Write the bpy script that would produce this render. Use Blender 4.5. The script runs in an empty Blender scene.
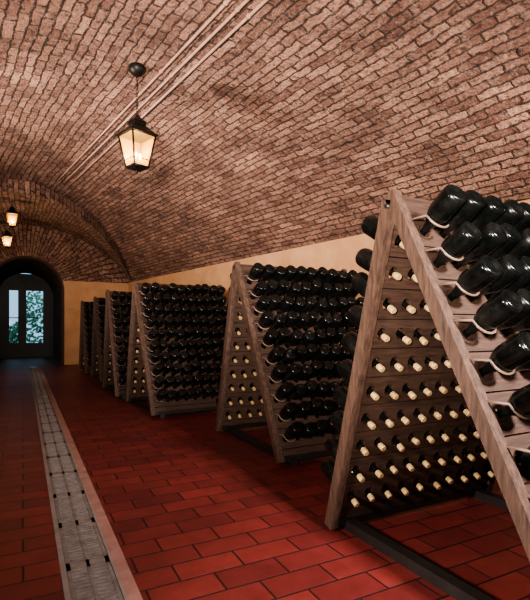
import bpy, bmesh, math, random
from mathutils import Vector, Matrix
random.seed(4)
S=bpy.context.scene
COL=S.collection
TH=math.atan(242/470.0)
# ------------------------------------------------------------ helpers
def mesh_obj(name,verts,faces,mats,midx=None,smooth=False,uvs=None,parent=None,recalc=True,mesh=None):
    if mesh is None:
        me=bpy.data.meshes.new(name); me.from_pydata([tuple(v) for v in verts],[],faces)
        for m in mats: me.materials.append(m)
        if midx: me.polygons.foreach_set('material_index',midx)
        if uvs:
            uvl=me.uv_layers.new(name='UVMap')
            for l in me.loops: uvl.data[l.index].uv=uvs[l.vertex_index]
        if recalc:
            bm=bmesh.new(); bm.from_mesh(me); bmesh.ops.recalc_face_normals(bm,faces=bm.faces); bm.to_mesh(me); bm.free()
        if smooth: me.polygons.foreach_set('use_smooth',[True]*len(me.polygons))
        me.update()
    else: me=mesh
    ob=bpy.data.objects.new(name,me); COL.objects.link(ob)
    if parent: ob.parent=parent
    return ob
class MB:
    def __init__(s): s.v=[];s.f=[];s.m=[];s.sm=[]
    def add(s,vs,fs,mi=0,smooth=False):
        o=len(s.v); s.v+=[tuple(v) for v in vs]; s.f+=[tuple(i+o for i in f) for f in fs]; s.m+=[mi]*len(fs); s.sm+=[smooth]*len(fs)
    def box(s,a,b,mi=0,fn=None):
        (x0,y0,z0),(x1,y1,z1)=a,b
        vs=[(x0,y0,z0),(x1,y0,z0),(x1,y1,z0),(x0,y1,z0),(x0,y0,z1),(x1,y0,z1),(x1,y1,z1),(x0,y1,z1)]
        if fn: vs=[fn(*v) for v in vs]
        s.add(vs,[(0,3,2,1),(4,5,6,7),(0,1,5,4),(1,2,6,5),(2,3,7,6),(3,0,4,7)],mi)
    def lathe(s,prof,base,axis,seg=14,mi=0,mis=None,smooth=True):
        axis=Vector(axis).normalized(); t=Vector((1,0,0)) if abs(axis.x)<.8 else Vector((0,1,0))
        a=axis.cross(t).normalized(); b=axis.cross(a).normalized(); base=Vector(base)
        vs=[]
        for (l,r) in prof:
            for k in range(seg):
                an=2*math.pi*k/seg; vs.append(base+axis*l+(a*math.cos(an)+b*math.sin(an))*r)
        o=len(s.v); s.v+=[tuple(v) for v in vs]
        for i in range(len(prof)-1):
            for k in range(seg):
                k2=(k+1)%seg
                s.f.append((o+i*seg+k,o+i*seg+k2,o+(i+1)*seg+k2,o+(i+1)*seg+k)); s.m.append(mis[i] if mis else mi); s.sm.append(smooth)
        s.f.append(tuple(o+k for k in range(seg))[::-1]); s.m.append(mis[0] if mis else mi); s.sm.append(False)
        n=(len(prof)-1)*seg
        s.f.append(tuple(o+n+k for k in range(seg))); s.m.append(mis[-1] if mis else mi); s.sm.append(False)
    def tube(s,pts,r,seg=8,mi=0):
        pts=[Vector(p) for p in pts]; o=len(s.v); n=len(pts)
        for i,p in enumerate(pts):
            d=(pts[min(i+1,n-1)]-pts[max(i-1,0)]).normalized()
            t=Vector((0,0,1)) if abs(d.z)<.8 else Vector((1,0,0))
            a=d.cross(t).normalized(); b=d.cross(a)
            for k in range(seg):
                an=2*math.pi*k/seg; s.v.append(tuple(p+(a*math.cos(an)+b*math.sin(an))*r))
        for i in range(n-1):
            for k in range(seg):
                k2=(k+1)%seg; s.f.append((o+i*seg+k,o+i*seg+k2,o+(i+1)*seg+k2,o+(i+1)*seg+k)); s.m.append(mi); s.sm.append(True)
        s.f.append(tuple(o+k for k in range(seg))); s.m.append(mi); s.sm.append(False)
        s.f.append(tuple(o+(n-1)*seg+k for k in range(seg))); s.m.append(mi); s.sm.append(False)
    def obj(s,name,mats,parent=None):
        ob=mesh_obj(name,s.v,s.f,mats,s.m,parent=parent)
        ob.data.polygons.foreach_set('use_smooth',s.sm); return ob
def mat(name,col=(.5,.5,.5),rough=.6,metal=0,**k):
    m=bpy.data.materials.new(name); m.use_nodes=True; p=m.node_tree.nodes['Principled BSDF']
    p.inputs['Base Color'].default_value=(*col,1); p.inputs['Roughness'].default_value=rough; p.inputs['Metallic'].default_value=metal
    for kk,vv in k.items(): p.inputs[kk.replace('_',' ')].default_value=vv
    return m
def nodes(m): return m.node_tree.nodes,m.node_tree.links,m.node_tree.nodes['Principled BSDF']
def noise(N,L,vec,scale,detail=4,rough=.6):
    n=N.new('ShaderNodeTexNoise'); n.inputs['Scale'].default_value=scale; n.inputs['Detail'].default_value=detail; n.inputs['Roughness'].default_value=rough
    if vec: L.new(vec,n.inputs['Vector'])
    return n
def ramp(N,L,fac,stops):
    r=N.new('ShaderNodeValToRGB'); L.new(fac,r.inputs['Fac'])
    e=r.color_ramp.elements
    e[0].position,e[0].color=stops[0][0],(*stops[0][1],1); e[1].position,e[1].color=stops[-1][0],(*stops[-1][1],1)
    for p,c in stops[1:-1]:
        q=e.new(p); q.color=(*c,1)
    return r
def mixc(N,L,mode,fac,a,b):
    x=N.new('ShaderNodeMix'); x.data_type='RGBA'; x.blend_type=mode
    for inp,val in ((0,fac),(6,a),(7,b)):
        if hasattr(val,'links'): L.new(val,x.inputs[inp])
        else: x.inputs[inp].default_value=val if inp==0 else (*val,1)
    return x.outputs[2]
def math_n(N,L,op,a,b,c=None):
    x=N.new('ShaderNodeMath'); x.operation=op
    for i,val in enumerate((a,b,c)):
        if val is None: continue
        if hasattr(val,'links'): L.new(val,x.inputs[i])
        else: x.inputs[i].default_value=val
    return x.outputs[0]
# ------------------------------------------------------------ materials
def brick_mat(name,c1,c2,mort,bw,rh,ms,use_uv=True,bump=.6,rough=.9,distort=.012,rugged=True,dist=.02,n2s=28):
    m=mat(name,rough=rough); N,L,P=nodes(m)
    tc=N.new('ShaderNodeTexCoord'); src=tc.outputs['UV' if use_uv else 'Object']
    def warp(vec,scale,amt,det=2):
        nd=noise(N,L,src,scale,det)
        sub=N.new('ShaderNodeVectorMath'); sub.operation='SUBTRACT'; L.new(nd.outputs['Color'],sub.inputs[0]); sub.inputs[1].default_value=(.5,.5,.5)
        sc=N.new('ShaderNodeVectorMath'); sc.operation='SCALE'; L.new(sub.outputs[0],sc.inputs[0]); sc.inputs['Scale'].default_value=amt
        ad=N.new('ShaderNodeVectorMath'); L.new(vec,ad.inputs[0]); L.new(sc.outputs[0],ad.inputs[1]); return ad.outputs[0]
    v=src
    if rugged: v=warp(v,.9,.09,1)
    v=warp(v,11,distort*2,3)
    def brick(ca_,cb_,cm_):
        b=N.new('ShaderNodeTexBrick'); L.new(v,b.inputs['Vector']); b.offset=.5
        b.inputs['Color1'].default_value=(*ca_,1); b.inputs['Color2'].default_value=(*cb_,1); b.inputs['Mortar'].default_value=(*cm_,1)
        b.inputs['Scale'].default_value=1; b.inputs['Brick Width'].default_value=bw; b.inputs['Row Height'].default_value=rh
        b.inputs['Mortar Size'].default_value=ms; b.inputs['Mortar Smooth'].default_value=.6 if rugged else .2; b.inputs['Bias'].default_value=0
        return b
    b=brick(c1,c2,mort); hb=brick((1,1,1),(.3,.3,.3),(0,0,0))
    col=b.outputs['Color']
    n1=noise(N,L,src,1.6,6,.65); n2=noise(N,L,src,n2s,5,.7)
    if rugged:
        r1=ramp(N,L,n1.outputs['Fac'],[(.32,(.50,.43,.40)),(.5,(.94,.89,.86)),(.68,(1.3,1.25,1.2))])
        col=mixc(N,L,'MULTIPLY',1,col,r1.outputs[0])
        n3=noise(N,L,src,7,6,.8); r3=ramp(N,L,n3.outputs['Fac'],[(.50,(0,0,0)),(.66,(1,1,1))])
        col=mixc(N,L,'MIX',math_n(N,L,'MULTIPLY',r3.outputs[0],.5),col,(.54,.375,.30))
        n4=noise(N,L,src,12,6,.8); r4=ramp(N,L,n4.outputs['Fac'],[(.39,(.22,.17,.16)),(.48,(1,1,1))])
        col=mixc(N,L,'MULTIPLY',.9,col,r4.outputs[0])
    r2=ramp(N,L,n2.outputs['Fac'],[(.3,(.5,.47,.45)),(.7,(1.25,1.25,1.25))])
    col=mixc(N,L,'MULTIPLY',.85 if rugged else .6,col,r2.outputs[0])
    L.new(col,P.inputs['Base Color'])
    hs=N.new('ShaderNodeSeparateColor'); L.new(hb.outputs['Color'],hs.inputs[0])
    h=math_n(N,L,'MULTIPLY_ADD',n2.outputs['Fac'],1.1 if rugged else .04,hs.outputs[0] if rugged else math_n(N,L,'SUBTRACT',1.0,b.outputs['Fac']))
    bp=N.new('ShaderNodeBump'); bp.inputs['Strength'].default_value=bump; bp.inputs['Distance'].default_value=dist; L.new(h,bp.inputs['Height']); L.new(bp.outputs[0],P.inputs['Normal'])
    return m
M_vault=brick_mat('vault_brick',(.51,.31,.235),(.22,.115,.088),(.06,.034,.027),.30,.088,.012,bump=1,dist=.055,distort=.030)
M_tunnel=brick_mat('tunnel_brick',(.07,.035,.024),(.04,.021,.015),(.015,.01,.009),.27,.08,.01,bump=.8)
M_floor=brick_mat('floor_tile',(.19,.032,.028),(.112,.018,.018),(.025,.008,.008),.30,.15,.005,use_uv=False,bump=.7,rough=.46,distort=.001,rugged=False,dist=.004,n2s=5)
def noisy(name,a,b,scale,rough=.8,bump=.2,stretch=None):
    m=mat(name,rough=rough); N,L,P=nodes(m); tc=N.new('ShaderNodeTexCoord'); v=tc.outputs['Object']
    if stretch:
        mp=N.new('ShaderNodeMapping'); mp.inputs['Scale'].default_value=stretch; L.new(v,mp.inputs[0]); v=mp.outputs[0]
    n=noise(N,L,v,scale,6,.65); r=ramp(N,L,n.outputs['Fac'],[(.3,a),(.7,b)]); L.new(r.outputs[0],P.inputs['Base Color'])
    bp=N.new('ShaderNodeBump'); bp.inputs['Strength'].default_value=bump; bp.inputs['Distance'].default_value=.005; L.new(n.outputs['Fac'],bp.inputs['Height']); L.new(bp.outputs[0],P.inputs['Normal'])
    return m
M_plaster=noisy('plaster_cream',(.46,.25,.125),(.60,.355,.19),2.5)
M_plank=noisy('rack_plank_wood',(.022,.012,.008),(.080,.042,.028),14,.65,.4,(.6,6,6))
M_stile=noisy('rack_stile_wood',(.026,.014,.010),(.118,.066,.045),12,.65,.5,(5,5,.6))
M_dark=noisy('dark_wood',(.008,.007,.007),(.02,.016,.015),10,.5,.2)
M_lip=noisy('cradle_wood',(.12,.082,.06),(.21,.15,.115),20,.5,.1)
M_bottle=mat('bottle_glass',(.004,.006,.005),.15,Specular_IOR_Level=.42); N,L,P=nodes(M_bottle)
tc=N.new('ShaderNodeTexCoord'); nn=noise(N,L,tc.outputs['Object'],11,5,.7)
rr_=ramp(N,L,nn.outputs['Fac'],[(.35,(.002,.003,.003)),(.62,(.006,.0065,.006)),(.75,(.02,.017,.016))]); L.new(rr_.outputs[0],P.inputs['Base Color'])
r2_=ramp(N,L,nn.outputs['Fac'],[(.4,(.16,.16,.16)),(.7,(.42,.42,.42))]); L.new(r2_.outputs[0],P.inputs['Roughness'])
M_cap=noisy('bottle_cap',(.36,.24,.10),(.70,.51,.27),30,.3,.1)
M_iron=mat('black_iron',(.015,.013,.012),.45,.6)
M_stone=noisy('drain_kerb_stone',(.25,.13,.105),(.39,.225,.19),9,.75,.2)
M_stoneL=noisy('drain_rim_steel',(.20,.17,.155),(.31,.27,.25),9,.6,.2)
M_grate=noisy('drain_grate',(.12,.105,.095),(.26,.23,.215),16,.65,.2)
M_pit=mat('drain_pit',(.02,.015,.015),.9)
M_pipe=noisy('painted_conduit',(.28,.17,.13),(.45,.29,.23),6,.6,.1)
M_glass=mat('clear_glass',(.9,.95,.95),.02,Transmission_Weight=1,IOR=1.05)
m=M_amber=mat('lantern_glass',(.70,.42,.10),.15,Alpha=.5); m.node_tree.nodes['Principled BSDF'].inputs['Emission Color'].default_value=(1,.52,.10,1); m.node_tree.nodes['Principled BSDF'].inputs['Emission Strength'].default_value=.28
M_bulb=mat('bulb_glow',(1,.8,.5),.5); M_bulb.node_tree.nodes['Principled BSDF'].inputs['Emission Color'].default_value=(1,.72,.35,1); M_bulb.node_tree.nodes['Principled BSDF'].inputs['Emission Strength'].default_value=30
M_leaf=noisy('leaves',(.05,.16,.08),(.2,.42,.22),4,.6,.1)
M_grass=noisy('grass',(.05,.12,.03),(.1,.2,.05),5,.9,.3)
# ------------------------------------------------------------ room geometry
ca,sa=.9876,.157
def W(u,v): return (ca*u-sa*v, sa*u+ca*v)
UL,UR,UC,HS,HC=-1.90,5.12,1.61,2.37,3.70
hw=(UR-UL)/2; rise=HC-HS; R=(hw*hw+rise*rise)/(2*rise)
def Hmain(u): return HC-R+math.sqrt(max(R*R-(u-UC)**2,0))
def arc(u): return R*math.asin(max(-1,min(1,(u-UC)/R)))
VB=-2.6
def vA(u): return 9.36 if u<=UC else 9.36+4.31*((u-UC)/(UR-UC))**1.35
YE=14.3; XL,XR=-2.70,2.91
HB=3.84; hwB=(XR-XL)/2; xcB=(XL+XR)/2; rB=HB-HS; RB=(hwB**2+rB**2)/(2*rB)
def Hend(x): return HB-RB+math.sqrt(max(RB*RB-(x-xcB)**2,0))
verts=[];faces=[];uvs=[]
NU,NV=64,40
for i in range(NU+1):
    u=UL+(UR-UL)*i/NU
    for j in range(NV+1):
        v=VB+(vA(u)-VB)*j/NV; x,y=W(u,v); verts.append((x,y,Hmain(u))); uvs.append((v,arc(u)))
for i in range(NU):
    for j in range(NV):
        a=i*(NV+1)+j; faces.append((a,a+1,a+NV+2,a+NV+1))
mesh_obj('ceiling',verts,faces,[M_vault],smooth=True,uvs=uvs)
verts=[];faces=[];uvs=[]
NL=24
for i in range(NU+1):
    t=i/NU; u=UL+(UR-UL)*t; x0,y0=W(u,vA(u)); h0=Hmain(u); drop=.22*math.sin(math.pi*t)**.6
    x1=XL+(XR-XL)*t; h1=Hend(x1); s1=(t-.5)*6.6
    dist=math.hypot(x1-x0,YE-y0)
    verts.append((x0,y0,h0)); uvs.append((0,s1))
    for j in range(NL+1):
        k=j/NL; verts.append((x0+(x1-x0)*k,y0+(YE-y0)*k,(h0-drop)*(1-k)+h1*k)); uvs.append((.2+dist*k,s1))
n=NL+2
for i in range(NU):
    for j in range(n-1):
        a=i*n+j; faces.append((a,a+1,a+n+1,a+n))
mesh_obj('ceiling_far_vault',verts,faces,[M_vault],uvs=uvs)
def wall(name,p,q,h,m,h0=-.02):
    d=Vector((q[0]-p[0],q[1]-p[1],0)); nrm=Vector((d.y,-d.x,0)).normalized()*.12
    mb=MB(); P_=[(*p,h0),(*q,h0),(q[0]+nrm.x,q[1]+nrm.y,h0),(p[0]+nrm.x,p[1]+nrm.y,h0)]
    mb.add(P_+[(a,b,h) for a,b,_ in P_],[(0,3,2,1),(4,5,6,7),(0,1,5,4),(1,2,6,5),(2,3,7,6),(3,0,4,7)])
    return mb.obj(name,[m])
bl,br=W(UL,VB),W(UR,VB); al=W(UL,9.36); cr=W(UR,13.67)
wall('wall_right',(XR,YE),br,HS+.01,M_plaster) 
wall('wall_left',bl,al,HS+.01,M_plaster)
wall('wall_left_far',al,(XL,YE),HS+.01,M_plaster)
wall('wall_back',br,bl,HC+.1,M_plaster)
DC,DH,DT=.09,.87,2.93
DSP=DT-DH
def dtop(x): return DSP+math.sqrt(max(DH*DH-(x-DC)**2,0))
ZS=2.36
xd=math.sqrt(DH*DH-(ZS-DSP)**2)
xs=sorted(set([XL+(XR-XL)*i/30 for i in range(31)]+[DC+DH*math.cos(math.pi*k/24) for k in range(25)]+[DC-xd,DC+xd]))
pl=MB(); bv=[];bf=[];bu=[]
for x0,x1 in zip(xs[:-1],xs[1:]):
    if x1-x0<1e-6: continue
    mid=(x0+x1)/2; ins=abs(mid-DC)<DH
    b0,b1=(dtop(x0),dtop(x1)) if ins else (-.02,-.02)
    for yy in (YE,YE+.3):
        if min(b0,b1)<ZS-1e-4: pl.add([(x0,yy,min(b0,ZS)),(x1,yy,min(b1,ZS)),(x1,yy,ZS),(x0,yy,ZS)],[(0,1,2,3)])
        lo0,lo1=max(b0,ZS),max(b1,ZS); hi0,hi1=Hend(x0)+.03,Hend(x1)+.03
        o=len(bv)
        NS=4
        for k in range(NS+1):
            for (x,l,h) in ((x0,lo0,hi0),(x1,lo1,hi1)):
                z=l+(h-l)*k/NS; bv.append((x,yy,z)); an=math.atan2(x-DC,z-DSP+.0001); rr=math.hypot(x-DC,z-DSP); bu.append((rr,an*1.4))
        for k in range(NS): bf.append((o+2*k,o+2*k+1,o+2*k+3,o+2*k+2))
pl.obj('wall_end',[M_plaster])
mesh_obj('wall_end_lunette',bv,bf,[M_vault],uvs=bu,recalc=False)
mb=MB(); prof=[(DC+DH,0.0)]+[(DC+DH*math.cos(math.pi*k/24),DSP+DH*math.sin(math.pi*k/24)) for k in range(25)]+[(DC-DH,0.0)]
o=[]
for (x,z) in prof:
    r=Vector((x-DC,0,max(z-DSP,0))).normalized() if z>DSP else Vector((1 if x>DC else -1,0,0))
    o.append((x+r.x*.06,z+r.z*.06))
vs=[];fs=[]
for (a,b) in zip(prof,o): vs+=[(a[0],YE-.03,a[1]),(b[0],YE-.03,b[1]),(a[0],YE,a[1]),(b[0],YE,b[1])]
for i in range(len(prof)-1):
    a=i*4; b=a+4; fs+=[(a,a+1,b+1,b),(a+1,a+3,b+3,b+1),(a+2,a,b,b+2)]
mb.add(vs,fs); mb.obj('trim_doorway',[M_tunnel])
YT=18.4
verts=[];faces=[];uvs=[]; acc=0; prev=None
for (x,z) in [(DC+DH,-.02)]+prof[1:-1]+[(DC-DH,-.02)]:
    if prev: acc+=math.hypot(x-prev[0],z-prev[1])
    prev=(x,z); verts+=[(x,YE,z),(x,YT,z)]; uvs+=[(YE,acc),(YT,acc)]
for i in range(len(verts)//2-1):
    a=2*i; faces.append((a,a+1,a+3,a+2))
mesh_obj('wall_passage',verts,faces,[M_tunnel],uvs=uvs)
# floor with slot for the drain
D0,D1=.148,.425
bm=bmesh.new()
poly=[(bl[0]-.1,bl[1]-.1),(br[0]+.1,br[1]-.1),(XR+.1,YE),(DC+DH,YE),(DC+DH,YT+.1),(DC-DH,YT+.1),(DC-DH,YE),(XL-.1,YE),(al[0]-.1,al[1])]
f=bm.faces.new([bm.verts.new((x,y,0)) for x,y in poly])
bmesh.ops.triangulate(bm,faces=bm.faces[:])
for xx in (D0,D1): bmesh.ops.bisect_plane(bm,geom=bm.verts[:]+bm.edges[:]+bm.faces[:],plane_co=(xx,0,0),plane_no=(1,0,0))
bmesh.ops.bisect_plane(bm,geom=bm.verts[:]+bm.edges[:]+bm.faces[:],plane_co=(0,13.9,0),plane_no=(0,1,0))
dele=[f for f in bm.faces if D0<f.calc_center_median().x<D1 and f.calc_center_median().y<13.9]
bmesh.ops.delete(bm,geom=dele,context='FACES')
for f in bm.faces:
    if f.normal.z<0: f.normal_flip()
me=bpy.data.meshes.new('floor'); bm.to_mesh(me); bm.free(); me.materials.append(M_floor)
fo=bpy.data.objects.new('floor',me); COL.objects.link(fo)
# drain
dr=bpy.data.objects.new('floor_drain_channel',None); COL.objects.link(dr)
ys,ye=-2.2,13.9
mb=MB(); mb.box((D0,ys,-.12),(D1,ye,-.10)); mb.obj('pit',[M_pit],dr)
mb=MB()
y=ys
while y<ye:
    y2=min(y+1.0,ye); mb.box((.372,y+.003,-.10),(D1,y2-.003,.001),0); y=y2
mb.obj('kerb',[M_stone],dr)
mb=MB(); mb.box((D0,ys,-.10),(.172,ye,.001)); mb.box((.360,ys,-.10),(.372,ye,.0005)); mb.obj('rim',[M_stoneL],dr)
mb=MB(); y=ys
while y<ye-.01:
    y2=min(y+.5,ye)
    for a,b in ((.174,.190),(.259,.273),(.342,.358)): mb.box((a,y+.001,-.03),(b,y2-.001,-.002))
    mb.box((.174,y+.001,-.03),(.358,y+.035,-.002)); mb.box((.174,y2-.035,-.03),(.358,y2-.001,-.002))
    yy=y+.045
    while yy<y2-.05: mb.box((.19,yy,-.025),(.342,yy+.017,-.003)); yy+=.030
    y=y2
mb.obj('grating',[M_grate],dr)
# ------------------------------------------------------------ riddling racks
BK,FR,RH,RW=.47,.86,1.68,1.27
SW=.048
NR,NC=10,10
def panel(side):
    off=BK if side>0 else FR
    L=math.hypot(off,RH)
    es=Vector((0,-side*off,RH))/L; en=Vector((0,side*RH,off))/L; foot=Vector((0,side*off,0))
    def P_(x,s,n): return foot+Vector((x,0,0))+es*s+en*n
    return P_,L,es,en
bprof=[(0,.0135),(.004,.016),(.034,.016),(.036,.0135),(.09,.0150),(.12,.021),(.150,.035),(.178,.0475),(.195,.050),(.285,.050),(.299,.047),(.304,.038),(.294,.02)]
pm=[1,1,1,0,0,0,0,0,0,0,0,0,0]
frame=MB()
def build_bottles(seed,frm=None):
    random.seed(seed); bot=MB()
    for side in (1,-1):
        P_,L,es,en=panel(side); T=.028; s0=.13; pitch=(L-.26)/NR; cw=(RW-2*SW)/NC
        for r in range(NR):
            sc=s0+(r+.5)*pitch
            for c in range(NC):
                xc=SW+(c+.5)*cw
                el=math.radians((29 if side>0 else 33)+random.gauss(0,3.2)); yaw=math.radians(random.uniform(-3,3))
                ax=Vector((math.sin(yaw),side*math.cos(el),math.sin(el)))
                ins=.076+random.uniform(-.014,.010)
                bot.lathe(bprof,P_(xc,sc,0)-ax*ins,ax,seg=18,mis=pm)
                if frm and c==0 and side<0:
                    ax=Vector((0,-math.cos(math.radians(33)),math.sin(math.radians(33))))
                    t=Vector((1,0,0)); b2=ax.cross(t).normalized()
                    if b2.z>0: b2=-b2
                    cen=P_(xc,sc,0)+ax*.10
                    pts=[cen+(t*math.cos(a)+b2*math.sin(a))*.058 for a in [math.pi*(q/12) for q in range(3,13)]]
                    frm.tube(pts+[P_(SW*.8,sc+.05,.02)],.005,6,3)
    return bot
for side in (1,-1):
    P_,L,es,en=panel(side)
    T=.028
    for x0 in (0,RW-SW):
        frame.box((x0,.028,-.028),(x0+SW,L-.005 if side<0 else L-.03,.03),1,P_)
    s0=.13; pitch=(L-.13-.13)/NR; cw=(RW-2*SW)/NC
    frame.box((SW,s0-.06,-T/2),(RW-SW,s0-.004,T/2),0,P_)
    frame.box((SW,s0+NR*pitch+.003,-T/2),(RW-SW,L-.02,T/2),0,P_)
    frame.box((SW,.03,-.025),(RW-SW,.075,.02),2,P_)
    for r in range(NR):
        sa0=s0+r*pitch+.003; sa1=s0+(r+1)*pitch-.003; sc=(sa0+sa1)/2
        for c in range(NC):
            xa=SW+c*cw; xb=xa+cw; xc=(xa+xb)/2; hr=.027
            K=16; ring=[];outr=[]
            for k in range(K):
                an=2*math.pi*(k+.5)/K; cx,cy=math.cos(an),math.sin(an)
                hx,hy=cw/2,(sa1-sa0)/2
                q=min(hx/abs(cx),hy/abs(cy)); ring.append((xc+hr*cx,sc+hr*cy*1.15)); outr.append((xc+q*cx,sc+q*cy))
            for k in (1,6,9,14):
                sx=1 if k in(1,14) else -1; sy=1 if k in (1,6) else -1
                outr[k]=(xc+sx*cw/2,sc+sy*(sa1-sa0)/2)
            vs=[P_(a,b,T/2) for a,b in ring]+[P_(a,b,T/2) for a,b in outr]+[P_(a,b,-T/2) for a,b in ring]+[P_(a,b,-T/2) for a,b in outr]
            fs=[]
            for k in range(K):
                k2=(k+1)%K; fs+=[(k,k2,K+k2,K+k),(2*K+k2,2*K+k,3*K+k,3*K+k2),(k2,k,2*K+k,2*K+k2)]
            frame.add(vs,fs,0)
            frame.add([P_(xa,sa1,T/2),P_(xb,sa1,T/2),P_(xb,sa1,-T/2),P_(xa,sa1,-T/2)],[(0,1,2,3)],0)
            frame.add([P_(xa,sa0,T/2),P_(xb,sa0,T/2),P_(xb,sa0,-T/2),P_(xa,sa0,-T/2)],[(0,1,2,3)],0)
bots=[build_bottles(3,frame),build_bottles(8),build_bottles(21)]
for x0 in (.10,RW-.16):
    frame.box((x0,-FR-.02,0),(x0+.06,BK+.02,.05),2)
frame.tube([(-.012,0,RH-.06),(RW+.012,0,RH-.06)],.010,8,2)
rack_me=None; bme=[None]*3
racks=[(1.434,1.60,0),(1.75,4.03,0),(1.31,6.38,2.0),(1.22,8.1,0),(1.28,10.1,0),(1.22,11.9,0)]
for i,(x,y,rz) in enumerate(racks):
    r=bpy.data.objects.new('riddling_rack',None); COL.objects.link(r); r.location=(x,y,0); r.rotation_euler=(0,0,math.radians(rz))
    if rack_me is None: rack_me=frame.obj('a_frame',[M_plank,M_stile,M_dark,M_lip],r).data
    else: mesh_obj('a_frame',None,None,None,parent=r,mesh=rack_me)
    k=i%3
    if bme[k] is None: bme[k]=bots[k].obj('champagne_bottles',[M_bottle,M_cap],r).data
    else: mesh_obj('champagne_bottles',None,None,None,parent=r,mesh=bme[k])
# ------------------------------------------------------------ lanterns
def lantern(x,y,zc,ztop,sc=1,en=10,rot=.35):
    e=bpy.data.objects.new('hanging_lantern',None); COL.objects.link(e); e.location=(x,y,0)
    mb=MB(); 
    h=.36*sc; wt=.175*sc; wb=.105*sc
    z1=zc+.11*sc; z0=z1-h
    def ringp(w,z,n=4): return [(w*math.cos(rot+math.pi/4+2*math.pi*k/n)*1.2,w*math.sin(rot+math.pi/4+2*math.pi*k/n)*1.2,z) for k in range(n)]
    T,B=ringp(wt,z1),ringp(wb,z0)
    for k in range(4):
        k2=(k+1)%4
        mb.tube([T[k],B[k]],.011*sc,6); mb.tube([T[k],T[k2]],.013*sc,6); mb.tube([B[k],B[k2]],.013*sc,6)
        a=Vector(T[k]).lerp(Vector(B[k]),.78); b=Vector(T[k2]).lerp(Vector(B[k2]),.78); mb.tube([a,b],.005*sc,5)
    lv=[(wt*1.12,z1-.005),(wt*1.12,z1+.012),(wt*.80,z1+.06*sc),(wt*.48,z1+.115*sc),(wt*.46,z1+.15*sc),(wt*.56,z1+.152*sc),(wt*.25,z1+.20*sc),(wt*.08,z1+.235*sc)]
    vs=[];fs=[]
    for w,z in lv: vs+=ringp(w,z)
    for i in range(len(lv)-1):
        for k in range(4):
            k2=(k+1)%4; fs.append((i*4+k,i*4+k2,i*4+4+k2,i*4+4+k))
    fs.append((0,1,2,3)); n=(len(lv)-1)*4; fs.append((n,n+1,n+2,n+3)); mb.add(vs,fs)
    vs=ringp(wb,z0)+ringp(wb*.5,z0-.025*sc); mb.add(vs,[(0,1,2,3),(4,5,6,7)]+[(k,(k+1)%4,4+(k+1)%4,4+k) for k in range(4)])
    mb.lathe([(0,.004),(.01*sc,.014*sc),(.02*sc,.014*sc),(.03*sc,.006*sc)],(0,0,z0-.055*sc),(0,0,1),8)
    for k in range(4):
        p=Vector(ringp(wt*1.12,z1+.01)[k]); pts=[p+Vector((p.x,p.y,0)).normalized()*(.022*sc*math.sin(a))+Vector((0,0,.02*sc*(1-math.cos(a)))) for a in [i*math.pi/5 for i in range(6)]]
        mb.tube(pts,.005*sc,5)
    z=z1+.235*sc; i=0
    while z<ztop-.06*sc:
        pts=[]
        for q in range(9):
            a=2*math.pi*q/8; dx=.013*sc*math.cos(a); dz=.023*sc*math.sin(a)
            pts.append((dx,0,z+.02*sc+dz) if i%2 else (0,dx,z+.02*sc+dz))
        mb.tube(pts,.0048*sc,5); z+=.036*sc; i+=1
    mb.lathe([(0,.02*sc),(.02*sc,.06*sc),(.05*sc,.09*sc),(.09*sc,.10*sc),(.13*sc,.08*sc)],(0,0,ztop-.10*sc),(0,0,1),16)
    mb.obj('iron_frame',[M_iron],e)
    g=MB(); T,B=ringp(wt*.97,z1),ringp(wb*.97,z0)
    g.add(T+B,[(k,(k+1)%4,4+(k+1)%4,4+k) for k in range(4)]); g.obj('glass_panes',[M_amber],e)
    b=MB()
    for a in (0,2.1,4.2):
        cx,cy=.035*sc*math.cos(a),.035*sc*math.sin(a)
        b.lathe([(0,.006*sc),(.08*sc,.009*sc)],(cx,cy,z0+.01),(0,0,1),8,0)
        b.lathe([(0,.008*sc),(.015*sc,.016*sc),(.035*sc,.018*sc),(.06*sc,.010*sc),(.075*sc,.002*sc)],(cx,cy,z0+.09*sc),(0,0,1),10,1)
    b.obj('candle_bulbs',[M_cap,M_bulb],e)
    l=bpy.data.lights.new('lantern_light','POINT'); l.energy=en; l.color=(1,.60,.28); l.shadow_soft_size=.04
    lo=bpy.data.objects.new('lantern_glow',l); COL.objects.link(lo); lo.parent=e; lo.location=(0,0,z0+.2*sc)
lantern(1.02,4.79,2.905,3.69,.88,22)
lantern(-.19,10.4,3.20,3.62,.66,16,.1)
lantern(-.33,12.5,3.10,3.72,.66,16,.2)
# ------------------------------------------------------------ conduits on vault
cb=bpy.data.objects.new('ceiling_conduits',None); COL.objects.link(cb)
for i,u in enumerate((1.97,2.08,2.19)):
    mb=MB(); pts=[]
    for k in range(30):
        v=-2.2+(8.9+2.2)*k/29; x,y=W(u,v); pts.append((x,y,Hmain(u)-.02))
    mb.tube(pts,.013,8)
    for k in range(9):
        x,y=W(u,-1.8+k*1.25); x2,y2=W(u,-1.77+k*1.25); mb.tube([(x,y,Hmain(u)-.016),(x2,y2,Hmain(u)-.016)],.020,8)
    mb.obj('conduit_%d'%(i+1),[M_pipe],cb)
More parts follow.
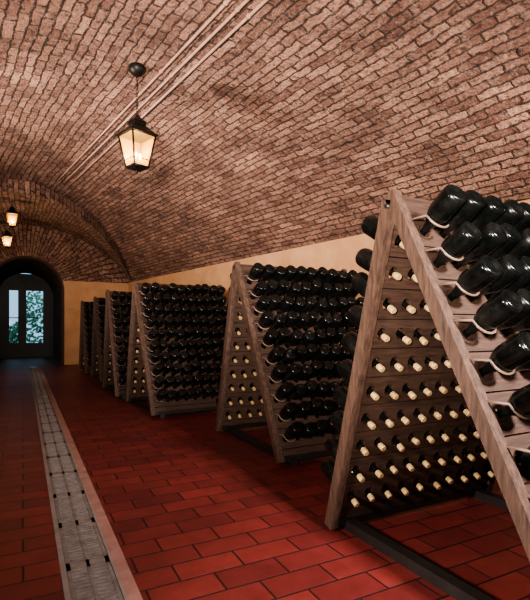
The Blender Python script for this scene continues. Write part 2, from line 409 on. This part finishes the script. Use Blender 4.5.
# ------------------------------------------------------------ glazed door at the passage end
random.seed(11)
d=bpy.data.objects.new('door_1',None); COL.objects.link(d)
mb=MB(); yd=YT-.08
mb.box((DC-DH,yd,0),(-.50,yd+.07,2.9)); mb.box((.70,yd,0),(DC+DH,yd+.07,2.9)); mb.box((-.50,yd,2.38),(.70,yd+.07,2.9))
for a,b in ((-.50,-.42),(-.15,.10),(.63,.70)): mb.box((a,yd+.005,0),(b,yd+.06,2.38))
for a,b in ((-.42,-.15),(.10,.63)):
    mb.box((a,yd+.005,0),(b,yd+.055,.50)); mb.box((a,yd+.005,2.32),(b,yd+.055,2.38)); mb.box((a,yd+.01,1.36),(b,yd+.05,1.39)); mb.box((a+.05,yd-.008,.1),(b-.05,yd+.005,.42))
mb.box((.08,yd-.03,1.0),(.11,yd,1.15)); mb.obj('door_frame',[M_dark],d)
mb=MB()
for a,b in ((-.42,-.15),(.10,.63)): mb.box((a,yd+.028,.50),(b,yd+.034,2.32))
mb.obj('panes',[M_glass],d)
mb=MB(); mb.box((-8,YT+.12,-.1),(8,30,-.02)); mb.obj('ground_garden',[M_grass])
mb=MB()
for i in range(3400):
    c=Vector((random.uniform(-3.5,3.5),random.uniform(20.6,21.8),0)); top=1.9+.6*math.sin(c.x*2.3)+.4*math.sin(c.x*5); c.z=random.uniform(0,top)
    a=Vector((random.gauss(0,1),random.gauss(0,1),random.gauss(0,1))).normalized()*.10; b=a.orthogonal().normalized()*.06
    mb.add([c-a,c+b,c+a,c-b],[(0,1,2,3)])
mb.tube([(0,21.2,-.05),(.1,21.2,1)],.05); mb.obj('garden_hedge',[M_leaf])
# ------------------------------------------------------------ lighting
w=bpy.data.worlds.new('World'); S.world=w; w.use_nodes=True
w.node_tree.nodes['Background'].inputs[0].default_value=(.36,.62,.85,1); w.node_tree.nodes['Background'].inputs[1].default_value=1.3
def area(name,loc,tgt,en,size,col=(1,.9,.8),spread=180):
    l=bpy.data.lights.new(name,'AREA'); l.energy=en; l.size=size; l.color=col; l.spread=math.radians(spread)
    o=bpy.data.objects.new(name,l); COL.objects.link(o); o.location=loc
    o.rotation_euler=(Vector(tgt)-Vector(loc)).to_track_quat('-Z','Y').to_euler(); return o
area('studio_light_key',(-.9,-.6,1.3),(2.0,4.8,3.5),195,.3,(1,.86,.75),82)
area('studio_light_side',(-2.4,5.2,1.2),(2.2,6.4,3.9),140,.3,(1,.82,.69),90)
area('studio_light_far',(-2.2,10.2,1.2),(2.2,12,2.6),38,.4,(1,.76,.56),110)
area('studio_light_right',(3.9,1.2,2.0),(2.6,6.0,3.8),36,.3,(1,.85,.73),110)
area('studio_light_floor',(1.5,-1.6,2.7),(2.0,2.6,0),62,.4,(1,.86,.80),60)
area('fill_light_low',(-1.3,1.0,1.5),(2.1,1.4,.1),17,.3,(1,.86,.76),50)  # added unseen fill, brightens floor and caps inside the nearest rack
# ------------------------------------------------------------ camera
c=bpy.data.cameras.new('camera'); co=bpy.data.objects.new('camera',c); COL.objects.link(co)
co.location=(0,0,1.09); co.rotation_euler=(math.pi/2,0,-TH)
c.sensor_fit='HORIZONTAL'; c.sensor_width=36; c.lens=36*470/530; c.shift_y=26/530; c.clip_start=.05
S.camera=co
S.view_settings.view_transform='AgX'
try: S.view_settings.look='AgX - Medium High Contrast'
except Exception: pass
